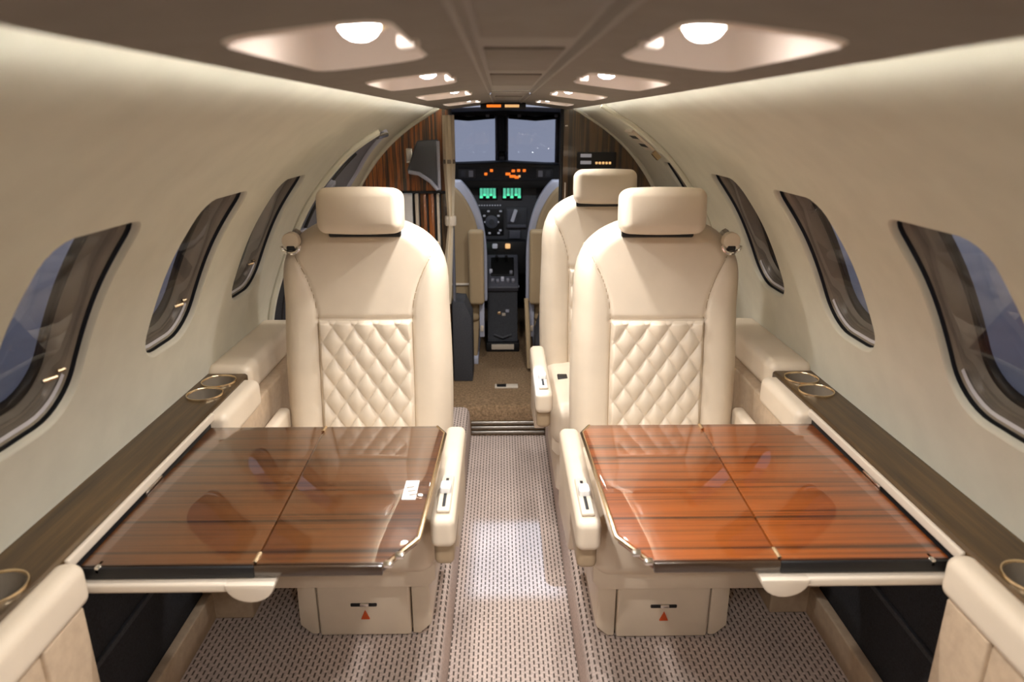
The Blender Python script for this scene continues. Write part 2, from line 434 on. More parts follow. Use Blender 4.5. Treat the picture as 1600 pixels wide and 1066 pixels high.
# ------------------------------------------------------------------ ceiling: centre channel and two side panels with recesses
def zc_(x): x = abs(x); return 1.334 - max(0, x - .055) * .115
LY = [(-.12, .16), (.455, .735), (.94, 1.20), (1.50, 1.78), (2.20, 2.46)]  # first pair added behind the camera to light the tables' near ends
ceil = None
for side in (-1, 1):
    edges = [YB]
    for a, b in LY: edges += [a - .03, b + .03]
    edges.append(YF); us = []; idx = []
    for k in range(len(edges) - 1):
        n = 12 if k % 2 else 4
        if k % 2: idx.append((len(us), len(us) + n))
        us += lin(edges[k], edges[k + 1], n)[:-1]
    us.append(edges[-1])
    vs = [.052, .056, .075] + lin(.078, .218, 8) + [.225, .24, .248, .252, .252001, .24]
    def f(u, v, side=side):
        z = zc_(v)
        if v > .2515: z = zc_(.252) + .010 if v > .252 else zc_(.252)
        if v == .24 and False: z += .01
        return (side * v, u, z)
    holes = [(a, b, 3, 11, rrect((us[b] - us[a]) / 2 - .03, .055, .03, .03)) for a, b in idx]
    vs = vs[:-1]; bm = BM(); rims = sheet(bm, us, vs, f, holes, 3)
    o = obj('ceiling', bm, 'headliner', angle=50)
    struct(o, 'taupe headliner panel', 'ceiling')
    if ceil is None: ceil = o
    for kk, (rim, (a, b)) in enumerate(zip(rims, LY)):
        yc = (a + b) / 2; cx = .148
        nmx = ['added out of view aft of the folding tables', 'over the aft edge of the table', 'above the seat cushion', 'above the headrest', 'by the bulkhead'][kk]
        sd = 'on the door side' if side < 0 else 'on the switch panel side'
        root = thing('reading_light', 'recessed rectangular reading light %s %s' % (nmx, sd), 'ceiling light', (side * cx, yc, zc_(cx)), 'recessed reading lights in the headliner')
        root.location.z = zc_(cx)
        bm = BM(); prev = None
        for sc, d in ((1.0, 0), (.96, -.002), (.93, .012), (.86, .03), (.5, .036)):
            cur = [bm.verts.new((side * (cx + (v - cx) * sc) - side * cx, (u - yc) * sc, zc_(v) + d - zc_(cx))) for u, v in rim]
            if prev:
                N = len(cur)
                for q in range(N): bm.faces.new((prev[q], prev[(q + 1) % N], cur[(q + 1) % N], cur[q]))
            prev = cur
        bm.faces.new(prev); obj('recess_tray', bm, 'reflector', root, angle=60)
        lx, ly = -side * .022, -(b - a) * .18
        mt = Matrix.Rotation(side * .35, 3, 'Y') @ Matrix.Rotation(.25, 3, 'X')
        bm = BM(); lathe(bm, [(.017, .020), (.020, .004), (.022, -.002), (.019, -.003), (.017, .002)], (lx, ly, .014), 24, 2, None, False); obj('bezel', bm, 'gold', root)
        bm = BM(); lathe(bm, [(.0, -.011), (.006, -.0102), (.011, -.0075), (.0145, -.003), (.016, .003), (0, .004)], (lx, ly, .013), 24, 2, None, False); obj('lens', bm, 'lens', root)
        bm = BM(); rbox(bm, (-side * .052, -(b - a) * .02, .006), (.008, .012, .006), .004, 2, 1); obj('switch', bm, 'reflector', root)
        ld = bpy.data.lights.new('reading_lamp', 'SPOT'); ld.energy = LAMP_W; ld.color = LAMP_C; ld.spot_size = math.radians(132); ld.spot_blend = .8; ld.shadow_soft_size = .016
        lo = bpy.data.objects.new('bulb', ld); COL.objects.link(lo); lo.parent = root
        lo.location = (lx, ly, -.012); lo.rotation_euler = (.15, side * .12, 0)
# centre channel
for ya, yb in ((YB, 1.75), (1.83, YF)):
    bm = BM()
    sheet(bm, [-.058, -.054, -.050, -.046, .046, .050, .054, .058], lin(ya, yb, 8), lambda u, v: (u, v, 1.334 + (.004 if abs(u) > .055 else (-.003 if abs(u) > .048 else .004))))
    struct(obj('ceiling', bm, 'headliner_trim', angle=20), 'narrow centre channel of the headliner', 'ceiling')
for y0, y1 in ((.30, .62), (.72, 1.02), (1.12, 1.45), (2.12, 2.6)):
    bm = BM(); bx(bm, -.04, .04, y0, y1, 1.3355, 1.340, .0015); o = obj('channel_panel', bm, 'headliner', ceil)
# indirect strips behind the headliner edge
for side in (-1, 1):
    bm = BM(); bx(bm, side * .205, side * .218, YB + .05, YF - .05, 1.331, 1.336, .001)
    o = obj('cove_light', bm, 'cove_led'); tag(o, 'warm indirect light strip above headliner edge ' + ('door side' if side < 0 else 'switch panel side'), 'light strip')
# added lamp: a plate slot shapes its beam into the aisle floor patch
root = thing('added_aisle_spot', 'added downlight with masking plate in the headliner centre channel over the aisle', 'ceiling light', (0.013, 1.787, 1.336))
hx_, hy_ = .0036, .0052
for n_, (x0, x1, y0, y1) in enumerate(((-.071, -hx_, -.037, .043), (hx_, .045, -.037, .043), (-hx_, hx_, -.037, -hy_), (-hx_, hx_, hy_, .043))):
    bm = BM(); bx(bm, x0, x1, y0, y1, 0, .0012, .0004); obj('beam_mask', bm, 'headliner_trim', root)
ld = bpy.data.lights.new('aisle_beam', 'SPOT'); ld.energy = PATCH_W; ld.color = (.50, .70, 1.0); ld.spot_size = math.radians(40); ld.spot_blend = .1; ld.shadow_soft_size = .0008
lo = bpy.data.objects.new('beam', ld); COL.objects.link(lo); lo.parent = root; lo.location = (0, 0, .0385)

# ------------------------------------------------------------------ forward bulkhead
def arc_pts(side, x0, z0, z1, n=24):
    """polygon of bulkhead: from (x0,z0) out to the lining and up to z1 back to x0"""
    pts = [(side * x0, z0)]
    for s in lin(sz(z0), sz(z1), n):
        x, z = prof(s)[0], prof(s)[1]
        if x > x0: pts.append((side * (x - .004), z))
    pts.append((side * x0, z1)); return pts
bm = BM(); prism(bm, arc_pts(1, .235, .125, 1.318), 1, YF, YF + .03)
wf = struct(obj('wall_front', bm, 'bulkhead_wood_brown'), 'glossy dark veneer bulkhead', 'wall')
bm = BM(); prism(bm, arc_pts(-1, .235, .985, 1.318), 1, YF, YF + .03)
wl = struct(obj('wall_front', bm, 'bulkhead_wood'), 'glossy orange and black striped veneer bulkhead', 'wall')
bm = BM(); prism(bm, [(-.602, .125), (-.602, .974)] + [(-prof(v)[0] + .004, prof(v)[1]) for v in lin(sz(.974), sz(.125), 10)], 1, YF + .01, YF + .03); struct(obj('wall_front', bm, 'liner'), 'cream lower bulkhead edge', 'wall')
bm = BM(); bx(bm, -.72, -.235, YF, YF + .02, .975, .99, .003); obj('lower_edge', bm, 'black', wl)
bm = BM(); bx(bm, .222, .236, YF - .004, YF + .035, .125, 1.315, .003); obj('jamb', bm, 'black', wf)
bm = BM(); bx(bm, .243, .249, YF - .010, YF, .90, 1.02, .002); obj('grab_strip', bm, 'cream_plastic', wf)
bm = BM(); bx(bm, .24, .252, YF - .008, YF, 1.245, 1.252, .002); obj('latch', bm, 'chrome', wf)
bm = BM(); bx(bm, -.24, -.228, YF - .004, YF + .035, .125, 1.315, .003); obj('jamb', bm, 'grey_blue', wl)
for side in (-1, 1):                                   # cream edge roll following the lining
    bm = BM(); tube(bm, [W(side, YF - .004, s, -.006) for s in lin(sz(.95), sz(1.325), 24)], .009, 8)
    obj('edge_roll', bm, 'liner', wf if side > 0 else wl)
# lower part of the door-side bulkhead: cabinet with vertical strips
cab = thing('refreshment_cabinet', 'tall slim veneer cabinet with white and cream strips below bulkhead', 'cabinet', (-.335, YF + .05, .125))
def cbx(n, x0, x1, y0, y1, z0, z1, m, r=.003):
    bm = BM(); bx(bm, x0 + .335, x1 + .335, y0 - YF - .05, y1 - YF - .05, z0 - .125, z1 - .125, r); return obj(n, bm, m, cab)
cbx('carcass', -.60, -.252, YF + .035, YF + .09, .125, .974, 'black')
cbx('white_panel', -.47, -.405, YF + .012, YF + .035, .2, .972, 'white_plastic')
cbx('cream_strip', -.392, -.378, YF + .005, YF + .035, .2, .972, 'cream_plastic')
cbx('veneer_strip', -.370, -.345, YF + .018, YF + .035, .2, .972, 'bulkhead_wood')
cbx('veneer_strip', -.336, -.312, YF + .018, YF + .035, .2, .972, 'bulkhead_wood')
cbx('cream_strip', -.300, -.288, YF + .005, YF + .035, .2, .972, 'cream_plastic')
cbx('veneer_strip', -.282, -.252, YF + .018, YF + .035, .2, .972, 'bulkhead_wood_brown')
cbx('white_panel', -.60, -.48, YF + .012, YF + .035, .2, .972, 'cream_plastic')
# dark hood of unknown kind, and switch on the striped veneer
grey_shape = thing('dark_curved_shape', 'dark grey curved shape on striped veneer beside the curtain', 'pouch', (-.337, YF, .985))
pts = [(-.065, .20)] ; pts = [(-.03, .205), (.055, .21), (.06, .0), (.045, .005), (.015, .045), (-.03, .07), (-.07, .075), (-.075, .09), (-.055, .14)]
bm = BM(); prism(bm, pts, 1, -.05, -.001, .006); obj('shell', bm, 'dark_grey', grey_shape, angle=60)
bm = BM(); tube(bm, [(.05, -.052, .01), (.02, -.054, .045), (-.025, -.054, .075), (-.068, -.052, .083)], .008, 8); obj('lip', bm, 'grey_light', grey_shape)
bm = BM(); tube(bm, [(.056, -.05, .01), (.056, -.052, .205)], .007, 8); obj('side_edge', bm, 'grey_light', grey_shape)
sw = thing('light_switch', 'white rocker switch in chrome bezel on striped veneer', 'switch', (-.405, YF, 1.13))
bm = BM(); rbox(bm, (0, -.004, 0), (.014, .004, .030), .003, 2, 1); obj('bezel', bm, 'chrome', sw)
bm = BM(); rbox(bm, (.001, -.010, 0), (.009, .004, .022), .003, 2, 1); obj('rocker', bm, 'white_plastic', sw)
# switch panel on the brown veneer
sp = thing('switch_panel', 'black switch panel with white legends and amber lights on brown veneer', 'switch panel', (.375, YF, 1.11))
bm = BM(); rbox(bm, (0, -.005, 0), (.082, .005, .034), .004, 2, 1); obj('plate', bm, 'black', sp)
for k, z in enumerate((.020, -.008)):
    bm = BM(); rbox(bm, (-.045, -.011, z), (.023, .003, .007), .002, 1, 1); obj('legend', bm, 'panel_white', sp)
for k in range(5):
    bm = BM(); rbox(bm, (.0 + k * .014, -.011, -.010), (.005, .003, .005), .002, 1, 1); obj('lamp', bm, 'amber_pale', sp)
# sign over the doorway
sg = thing('cabin_sign', 'small lit amber sign hanging under the headliner above the cockpit doorway', 'sign', (-.015, 2.72, 1.333))
bm = BM(); bx(bm, -.085, .085, -.02, .03, -.024, 0, .003); obj('case', bm, 'black', sg)
bm = BM(); bx(bm, -.062, -.008, -.0215, -.019, -.017, -.007, .001); obj('sign_face', bm, 'amber', sg)
bm = BM(); bx(bm, .006, .060, -.0215, -.019, -.017, -.007, .001); obj('sign_face', bm, 'amber_pale', sg)
# ------------------------------------------------------------------ wall details: arch ring, entry door surround, vent
bm = BM(); tube(bm, [W(1, 2.215, s, -.004) for s in lin(sz(.66), sz(1.32), 50)], .011, 8)
struct(obj('trim_1', bm, 'liner'), 'cream arch rib on side wall', 'trim')
bm = BM(); sheet(bm, lin(2.215, YF, 6), lin(sz(1.17), sz(1.325), 10), lambda u, v: W(1, u, v, -.006)); struct(obj('trim_2', bm, 'liner'), 'cream upper wall panel ahead of arch rib', 'trim')
dr = thing('door_1', 'grey cabin entry door surround', 'door', W(-1, 2.4, sz(.8))); dr['kind'] = 'structure'; del dr['category']
inv = -Vector(dr.location)
def rear(z):      # rear edge of the door opening
    if z < 1.06: return 2.05 + max(0, z - .75) * .16
    return 2.10 + (z - 1.06) * .45 + max(0, z - 1.17) ** 2 * 22
def fwd(z): return 2.62 - max(0, z - 1.10) * 1.4
zs = lin(.60, 1.238, 30)
bm = BM(); prev = None
for z in zs:
    s = sz(z); a, b = rear(z), fwd(z); n = 6
    cur = [bm.verts.new(W(-1, a + (b - a) * k / n, s, -.006) + inv) for k in range(n + 1)]
    if prev:
        for k in range(n): bm.faces.new((prev[k], prev[k + 1], cur[k + 1], cur[k]))
    prev = cur
obj('frame_panel', bm, 'grey_blue', dr)
bm = BM(); tube(bm, [W(-1, rear(z) - .006, sz(z), -.006) + inv for z in zs], .012, 8); obj('rear_edge', bm, 'liner', dr)
bm = BM(); tube(bm, [W(-1, fwd(z) + .006, sz(z), -.006) + inv for z in zs], .012, 8); obj('front_edge', bm, 'grey_light', dr)
bm = BM(); tube(bm, [W(-1, rear(z) + .10 + max(0, z - 1.0) * .2, sz(z), -.008) + inv for z in zs[:-3]], .006, 8); obj('seal', bm, 'black', dr)
bm = BM(); prev = None
for z in lin(.60, .90, 8):
    cur = [bm.verts.new(W(-1, rear(z) + .02 + k * .075, sz(z), -.010) + inv) for k in range(3)]
    if prev:
        for k in range(2): bm.faces.new((prev[k], prev[k + 1], cur[k + 1], cur[k]))
    prev = cur
obj('dark_gasket', bm, 'black_soft', dr)
p = W(-1, 2.235, sz(1.075), -.010) + inv
q = W(-1, 2.235, sz(1.075), -.030) + inv; t = (q - p).normalized()
rot = Vector((0, 0, 1)).rotation_difference(t).to_matrix()
bm = BM(); lathe(bm, [(.026, -.006), (.026, .008), (.020, .012), (.015, .012), (.014, .002)], p, 20, 2, rot); obj('latch_ring', bm, 'grey_light', dr)
bm = BM(); lathe(bm, [(.0, .004), (.014, .004), (.014, .0)], p, 20, 2, rot); obj('latch_hole', bm, 'black', dr)
for z in (.905, .955):
    p = W(-1, rear(z) + .03, sz(z), -.02) + inv
    bm = BM(); rbox(bm, p, (.008, .02, .006), .003, 2, 1); obj('hinge_tab', bm, 'grey_light', dr)
bm = BM(); p = W(-1, 2.33, sz(1.228), -.012) + inv; tube(bm, [p, p + Vector((.02, .07, .006))], .008, 8); obj('handle', bm, 'chrome', dr)
# air vent on the switch-panel side
sv = sz(1.215); vt = thing('air_vent', 'slim cream vent plate with black slots on wall ahead of arch rib', 'vent', W(1, 2.40, sv, -.006)); inv = -Vector(vt.location)
def wbox(bm, y0, y1, s0, s1, d0, d1):
    c = [[W(1, y, s, d) + inv for y in (y0, y1) for s in (s0, s1)] for d in (d0, d1)]
    a = [bm.verts.new(p) for p in c[0]]; b = [bm.verts.new(p) for p in c[1]]
    for f in ((a[0], a[1], a[3], a[2]), (b[0], b[2], b[3], b[1]), (a[0], b[0], b[1], a[1]), (a[2], a[3], b[3], b[2]), (a[0], a[2], b[2], b[0]), (a[1], b[1], b[3], a[3])): bm.faces.new(f)
bm = BM(); wbox(bm, 2.33, 2.47, sv - .05, sv + .05, -.006, -.014); obj('plate', bm, 'cream_plastic', vt)
for ds in (-.03, .012):
    bm = BM(); wbox(bm, 2.345, 2.455, sv + ds, sv + ds + .016, -.0142, -.016); obj('slot', bm, 'black', vt)
bm = BM(); wbox(bm, 2.34, 2.36, sv - .085, sv - .055, -.006, -.022); obj('nozzle', bm, 'gold', vt)

# ------------------------------------------------------------------ side ledges
for side in (-1, 1):
    sd = 'door side' if side < 0 else 'switch panel side'
    root = thing('side_ledge', 'dark wood ledge with cup holders and cream rolls under windows, ' + sd, 'side ledge', (side * .70, .85, .13))
    L = Vector((side * .70, .85, .13))
    def o_(name, bm, m, angle=40):
        bmesh.ops.translate(bm, verts=bm.verts, vec=-L); return obj(name, bm, m, root, angle=angle)
    cups = [(.698, 1.448), (.700, 1.530), (.692, .772), (.692, .690)]
    us = [-.3] + lin(.646, .814, 12)[:0]
    us = [-.30, 0, .3, .55] + lin(.650, .731, 8) + lin(.7315, .8125, 8) + [.90, 1.05, 1.2, 1.35] + lin(1.4085, 1.4885, 8) + lin(1.4895, 1.5695, 8) + [1.585]
    us = sorted(set(round(u, 5) for u in us)); vs = [.651, .656] + lin(.6575, .7395, 8) + [.745, .752]
    def near(v): return min(range(len(us)), key=lambda i: abs(us[i] - v))
    holes = [(near(y - .0400), near(y - .0400) + 8, 2, 10, circ(.0365)) for y in (.6905, .772, 1.4485, 1.5295)]
    bm = BM(); rims = sheet(bm, us, vs, lambda u, v: (side * v, u, .676 - (.004 if v < .653 else 0)), holes, 2)
    ed = bmesh.ops.extrude_edge_only(bm, edges=[e for e in bm.edges if e.is_boundary and all(abs(abs(v.co.x) - .651) < 1e-4 for v in e.verts)])
    for g in ed['geom']:
        if isinstance(g, bmesh.types.BMVert): g.co.z -= .012
    o_('wood_top', bm, 'ledge_wood', 30)
    for y in (.6905, .772, 1.4485, 1.5295):
        hi = near(y - .04); cy = (us[hi] + us[hi + 8]) / 2; cx = (vs[2] + vs[10]) / 2
        bm = BM(); lathe(bm, [(.0362, .668), (.0362, .678), (.0375, .6805), (.0395, .6805), (.0400, .6765)], (side * cx, cy, 0), 32, cap=False)
        cu = o_('cup_holder', bm, 'gold')
        bm = BM(); lathe(bm, [(.0361, .677), (.0355, .66), (.034, .615), (0, .614)], (side * cx, cy, 0), 32, cap=False); bmesh.ops.translate(bm, verts=bm.verts, vec=-L)
        c2 = obj('cup_liner', bm, 'taupe', cu)
    # wood end cap and cream roll pieces
    bm = BM(); rbox(bm, (side * .70, 1.80, .655), (.056, .215, .040), .022, 4, 3); o_('arm_roll', bm, 'leather')
    bm = BM(); rbox(bm, (side * .6425, 1.465, .632), (.026, .112, .036), .018, 4, 3); o_('arm_roll', bm, 'leather')
    bm = BM(); rbox(bm, (side * .6385, .285, .641), (.022, .555, .034), .018, 4, 4); o_('arm_roll', bm, 'leather')
    bm = BM(); bx(bm, side * .643, side * .651, .84, 1.36, .655, .672, .003, 2); o_('table_rail', bm, 'cream_plastic')
    bm = BM(); bx(bm, side * .651, side * .655, .84, 1.36, .60, .668, .001); o_('table_slot', bm, 'black')
    # side panels below
    bm = BM(); bx(bm, side * .622, side * .745, 1.365, 2.02, .13, .615, .006, 2); o_('side_panel', bm, 'fabric_panel')
    bm = BM(); bx(bm, side * .632, side * .745, -.9, .815, .13, .60, .006, 2); o_('side_panel', bm, 'fabric_panel')
    bm = BM(); bx(bm, side * .625, side * .636, .735, .825, .13, .606, .004, 2); o_('end_post', bm, 'fabric_panel')
    bm = BM(); bx(bm, side * .735, side * .748, .815, 1.37, .20, .66, .003); o_('stowage_lining', bm, 'black_soft')
    bm = BM(); bx(bm, side * .728, side * .737, .815, 1.37, .36, .372, .002); o_('lining_rib', bm, 'charcoal')
    bm = BM(); bx(bm, side * .712, side * .735, .815, 1.37, .13, .205, .004, 2); o_('sill_board', bm, 'fabric_panel')

# ------------------------------------------------------------------ folding tables
for side in (-1, 1):
    lab = 'glossy striped wood folding table ' + ('with white tag beside entry door side window' if side < 0 else 'with a redder, more orange tone on switch panel side')
    root = thing('folding_table', lab, 'table', (side * .40, 1.09, .65))
    c = Vector((side * .40, 1.09, .65))
    hx = .388
    def leaf(name, pts, z0, z1, m, bev=.003):
        bm = BM(); prism(bm, [(side * x - c.x, y - c.y) for x, y in pts], 2, z0 - .65, z1 - .65, bev); return obj(name, bm, m, root, angle=30)
    o_out = [(.642, .858), (hx + .001, .858), (hx + .012, 1.332), (.642, 1.332)]
    o_in = [(hx - .001, .858), (.200, .858), (.158, .925), (.146, 1.30), (.165, 1.332), (hx + .010, 1.332)]
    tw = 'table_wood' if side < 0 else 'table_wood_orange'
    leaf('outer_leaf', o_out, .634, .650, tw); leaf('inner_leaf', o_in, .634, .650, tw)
    def edge(pts, r=.0045, z=.6455, m='gold'):
        bm = BM(); tube(bm, [(side * x - c.x, y - c.y, z - .65) for x, y in pts], r, 8); return obj('edge_trim', bm, m, root)
    edge([(.197, .8565), (.1555, .924), (.1435, 1.30), (.163, 1.334)], .004, .646)
    bm = BM(); bx(bm, side * hx - c.x, side * .642 - c.x, .852 - c.y, .858 - c.y, -.020, -.001, .002); obj('front_edge', bm, 'black', root)
    bm = BM(); bx(bm, side * .20 - c.x, side * hx - c.x, .852 - c.y, .858 - c.y, -.018, -.001, .002); obj('front_edge', bm, 'dark_edge', root)
    for yy in (.873, 1.318):
        bm = BM(); tube(bm, [(side * (hx + (yy - .858) * .023) - c.x, yy - .012 - c.y, -.001), (side * (hx + (yy - .858) * .023) - c.x, yy + .012 - c.y, -.001)], .004, 8); obj('hinge', bm, 'gold', root)
    bm = BM(); bx(bm, side * .643 - c.x, side * .648 - c.x, 1.06 - c.y, 1.12 - c.y, -.004, .004, .0015); obj('catch', bm, 'chrome', root)
    for (x, y) in ((.192, .868), (.178, .889)):
        bm = BM(); rbox(bm, (side * x - c.x, y - .012 - c.y, .000), (.007, .006, .004), .003, 2, 1); obj('corner_stud', bm, 'chrome', root)
    bm = BM(); rbox(bm, (side * .615 - c.x, .862 - c.y, -.006), (.005, .01, .006), .003, 2, 1); obj('latch_pin', bm, 'chrome', root)
    bm = BM(); bx(bm, side * .425 - c.x, side * .640 - c.x, .842 - c.y, .862 - c.y, -.038, -.022, .005, 2); obj('support_bar', bm, 'cream_plastic', root)
    bm = BM(); prism(bm, [(side * (.392 + .036 * math.cos(a)) - c.x, -.022 - .030 * abs(math.sin(a))) for a in lin(0, PI, 12)], 1, .838 - c.y, .87 - c.y, .003); obj('support_bracket', bm, 'cream_plastic', root)
tg = thing('paper_tag', 'small white printed tag on the inner edge of the folding table', 'tag', (-.185, 1.065, .651))
bm = BM(); rbox(bm, (0, 0, 0), (.012, .032, .0008), .0005, 1, 1); obj('card', bm, 'white_plastic', tg)
for k in range(3):
    bm = BM(); rbox(bm, (.001, -.018 + k * .013, .0009), (.007, .002, .0003), .0002, 1, 1, mtx=Matrix.Rotation(.3, 4, 'Z')); obj('print_line', bm, 'taupe', tg)

# ------------------------------------------------------------------ passenger seats
REC = .13                      # recline slope
ZB, ZT = .27, .912             # backrest bottom/top (local z)
def hw(z):                     # backrest half width at local z
    if z < .70: return .209 + .006 * math.sin(max(0, z - ZB) / (.70 - ZB) * PI)
    t = min(1, (z - .70) / (ZT - .70))
    return .209 * math.sqrt(max(0, 1 - t ** 3.6 * .93))
def seam_x(z):                 # seam between centre panels and bolsters
    if z < .67: return .119
    t = (z - .67) / (.83 - .67); return .119 + .055 * t ** 1.8
def back_y(x, z, groove=True):
    w_ = hw(z); dz_ = 1e-3; slope = (hw(min(ZT, z + dz_)) - hw(z - dz_)) / (2 * dz_)
    d = max(0, min((w_ - abs(x)) / math.sqrt(1 + min(slope * slope, 30)), (ZT - z)))
    R = .05; off = 0
    if d < R: off = R * (1 - math.sqrt(max(0, 1 - (1 - d / R) ** 2)))
    sx = seam_x(z); ax = abs(x)
    if ax > sx: off -= .010 * max(0, math.sin(min(1, (ax - sx) / .085) * PI)) ** .8 if ax - sx < .085 else 0
    else: off -= .004 * (1 - (ax / sx) ** 2)
    if groove and z < .86: off += .005 * math.exp(-((ax - sx) / .004) ** 2)
    if groove and ax < sx + .004: off += .006 * math.exp(-((z - .667) / .004) ** 2)
    return off + (z - ZB) * REC
def make_seat(side, loc, label):
    root = thing('passenger_seat', label, 'seat', loc, 'cream leather passenger seats')
    i = -side
    # backrest
    bm = BM(); nu, nv = 96, 110; G = []
    for b in range(nv + 1):
        t = b / nv; z = ZB + (ZT - ZB) * (1 - (1 - t) ** 1.25); row = []
        for a in range(nu + 1):
            u = -1 + 2 * a / nu; u = math.sin(u * PI / 2) * .5 + u * .5
            x = hw(z) * u; row.append(bm.verts.new((x, back_y(x, z), z)))
        G.append(row)
    for b in range(nv):
        for a in range(nu): bm.faces.new((G[b][a], G[b][a + 1], G[b + 1][a + 1], G[b + 1][a]))
    # back shell
    H = []
    for b in range(0, nv + 1, 5):
        z = G[b][0].co.z; row = []
        for a in range(0, nu + 1, 8):
            x = G[b][a].co.x; e = 1 - (abs(x) / max(hw(z), 1e-3)) ** 4; e *= max(0, min(1, (ZT - z) / .05)) ** .5 if z > ZT - .05 else 1
            row.append((x, .05 + .055 * max(0, e) + (z - ZB) * REC, z))
        H.append(row)
    HV_ = [[bm.verts.new(p) for p in r] for r in H]
    for b in range(len(HV_) - 1):
        for a in range(len(HV_[0]) - 1): bm.faces.new((HV_[b][a], HV_[b + 1][a], HV_[b + 1][a + 1], HV_[b][a + 1]))
    for b in range(len(HV_) - 1):            # close the sides
        for (ga, ha) in ((0, 0), (nu, len(HV_[0]) - 1)):
            lst = [G[q][ga] for q in range(b * 5, b * 5 + 6)] + [HV_[b + 1][ha], HV_[b][ha]]
            bm.faces.new(lst)
    bm.faces.new([G[nv][a] for a in range(nu + 1)] + [HV_[-1][a] for a in range(len(HV_[0]) - 1, -1, -1)])
    bm.faces.new([G[0][a] for a in range(nu + 1)] + [HV_[0][a] for a in range(len(HV_[0]) - 1, -1, -1)])
    back = obj('backrest', bm, 'leather', root, angle=55)
    # quilted insert
    bm = BM(); nu, nv = 110, 170; G = []
    for b in range(nv + 1):
        z = .29 + (.662 - .29) * b / nv; row = []
        for a in range(nu + 1):
            x = -.1165 + .233 * a / nu
            A = x / .054 + z / .076; B = x / .054 - z / .076
            q = (abs(math.sin(PI * A)) * abs(math.sin(PI * B))) ** .42
            edge_ = min(1, min((.1165 - abs(x)) / .006, (.662 - z) / .006, (z - .29) / .006))
            y = back_y(x, z, False) - (.001 + .0105 * q) * max(0, edge_) + .002 * (1 - max(0, edge_))
            row.append(bm.verts.new((x, y, z)))
        G.append(row)
    for b in range(nv):
        for a in range(nu): bm.faces.new((G[b][a], G[b][a + 1], G[b + 1][a + 1], G[b + 1][a]))
    obj('quilted_panel', bm, 'leather', back, angle=70)
    # stitched seams
    for s in (-1, 1):
        bm = BM(); tube(bm, [(s * seam_x(z), back_y(seam_x(z), z) - .0005, z) for z in lin(.30, .845, 40)], .0016, 5); obj('seam', bm, 'leather_dark', back)
    # headrest
    mt = Matrix.Translation((i * .010, .047, .935)) @ Matrix.Rotation(-REC, 4, 'X')
    bm = BM(); rbox(bm, (0, 0, 0), (.098, .048, .052), .022, 5, 8, (.002, .008, .004), mt); hr = obj('headrest', bm, 'leather', root, angle=60)
    bm = BM(); bx(bm, i * .01 - .088, i * .01 + .088, .068, .10, .868, .90, .005, 2); obj('headrest_shadow_mount', bm, 'black', hr)  # black mount widened to draw the shadow line under the headrest
    # cushion, pan, base
    bm = BM(); rbox(bm, (0, -.155, .275), (.202, .215, .065), .04, 4, 8, (.0, .006, .018)); obj('seat_cushion', bm, 'leather', root, angle=60)
    bm = BM(); prism(bm, [(-.18, .168), (-.198, .19), (-.198, .245), (.198, .245), (.198, .19), (.18, .168)], 1, -.345, .06, .008); obj('seat_pan', bm, 'leather', root)
    bo = i * .026
    bm = BM(); bx(bm, bo - .105, bo + .105, -.300, .08, .004, .165, .006, 2); dw = obj('base_panel', bm, 'leather', root)
    bm = BM(); bx(bm, bo - .030, bo + .030, -.303, -.296, .086, .094, .002); hd = obj('pull_slot', bm, 'black', dw)
    bm = BM(); bx(bm, bo - .008, bo + .012, -.3045, -.300, .087, .094, .001); obj('pull', bm, 'chrome', dw)
    bm = BM(); prism(bm, [(bo - .008, .052), (bo + .012, .052), (bo + .002, .076)], 1, -.303, -.299); obj('red_mark', bm, 'red', dw)
    for s in (-1, 1):
        pts = [(bo + s * .108, .004), (bo + s * .125, .004), (bo + s * .152, .030), (bo + s * .150, .165), (bo + s * .108, .165)]
        bm = BM(); prism(bm, pts, 1, -.295, .08, .006); obj('base_cheek', bm, 'leather', root)
    # inboard arm with recline slider
    ax = i * .232
    bm = BM(); rbox(bm, (ax, -.305, .412), (.0235, .205, .032), .015, 4, 5, (0, 0, .003)); arm = obj('armrest', bm, 'leather', root, angle=60)
    bm = BM(); rbox(bm, (ax + i * .001, -.425, .449), (.0125, .066, .0035), .003, 2, 1); obj('slider_plate', bm, 'cream_plastic', arm)
    bm = BM(); bx(bm, ax + i * .001 - .003, ax + i * .001 + .003, -.478, -.372, .4515, .4532, .0005); obj('slider_slot', bm, 'black', arm)
    bm = BM(); rbox(bm, (ax + i * .001, -.418, .458), (.011, .014, .009), .005, 3, 1); obj('slider_knob', bm, 'white_plastic', arm)
    bm = BM(); rbox(bm, (ax, -.415, .365), (.019, .075, .035), .012, 3, 2); obj('arm_post', bm, 'leather_dark', arm)
    bm = BM(); prism(bm, [(-.30, .24), (-.05, .20), (-.05, .39), (-.36, .39)], 0, ax - .016, ax + .016, .006); obj('arm_shroud', bm, 'leather', arm)
    # outboard arm stub
    bm = BM(); rbox(bm, (-i * .224, -.05, .40), (.016, .10, .03), .012, 3, 2); obj('armrest', bm, 'leather', root, angle=60)
    # shoulder-belt guide
    gx = -i * .168; gz = .862; gy = back_y(.165, .84) - .02
    g = [(gx + .022 * math.cos(a) * (1 if math.sin(a) < 0 else .95), gz + .020 * math.sin(a)) for a in lin(0, 2 * PI, 20)[:-1]]
    bm = BM(); prism(bm, g, 1, gy - .012, gy + .012, .004); bg_ = obj('belt_guide', bm, 'leather', root)
    bm = BM(); tube(bm, [(gx + .022 * math.cos(a), gy - .012, gz - .012 - .018 * math.sin(a)) for a in lin(0, PI, 10)], .005, 8); obj('guide_loop', bm, 'chrome', bg_)
    bm = BM(); rbox(bm, (gx, gy - .008, gz - .018), (.010, .006, .006), .003, 2, 1); obj('guide_gap', bm, 'black', bg_)
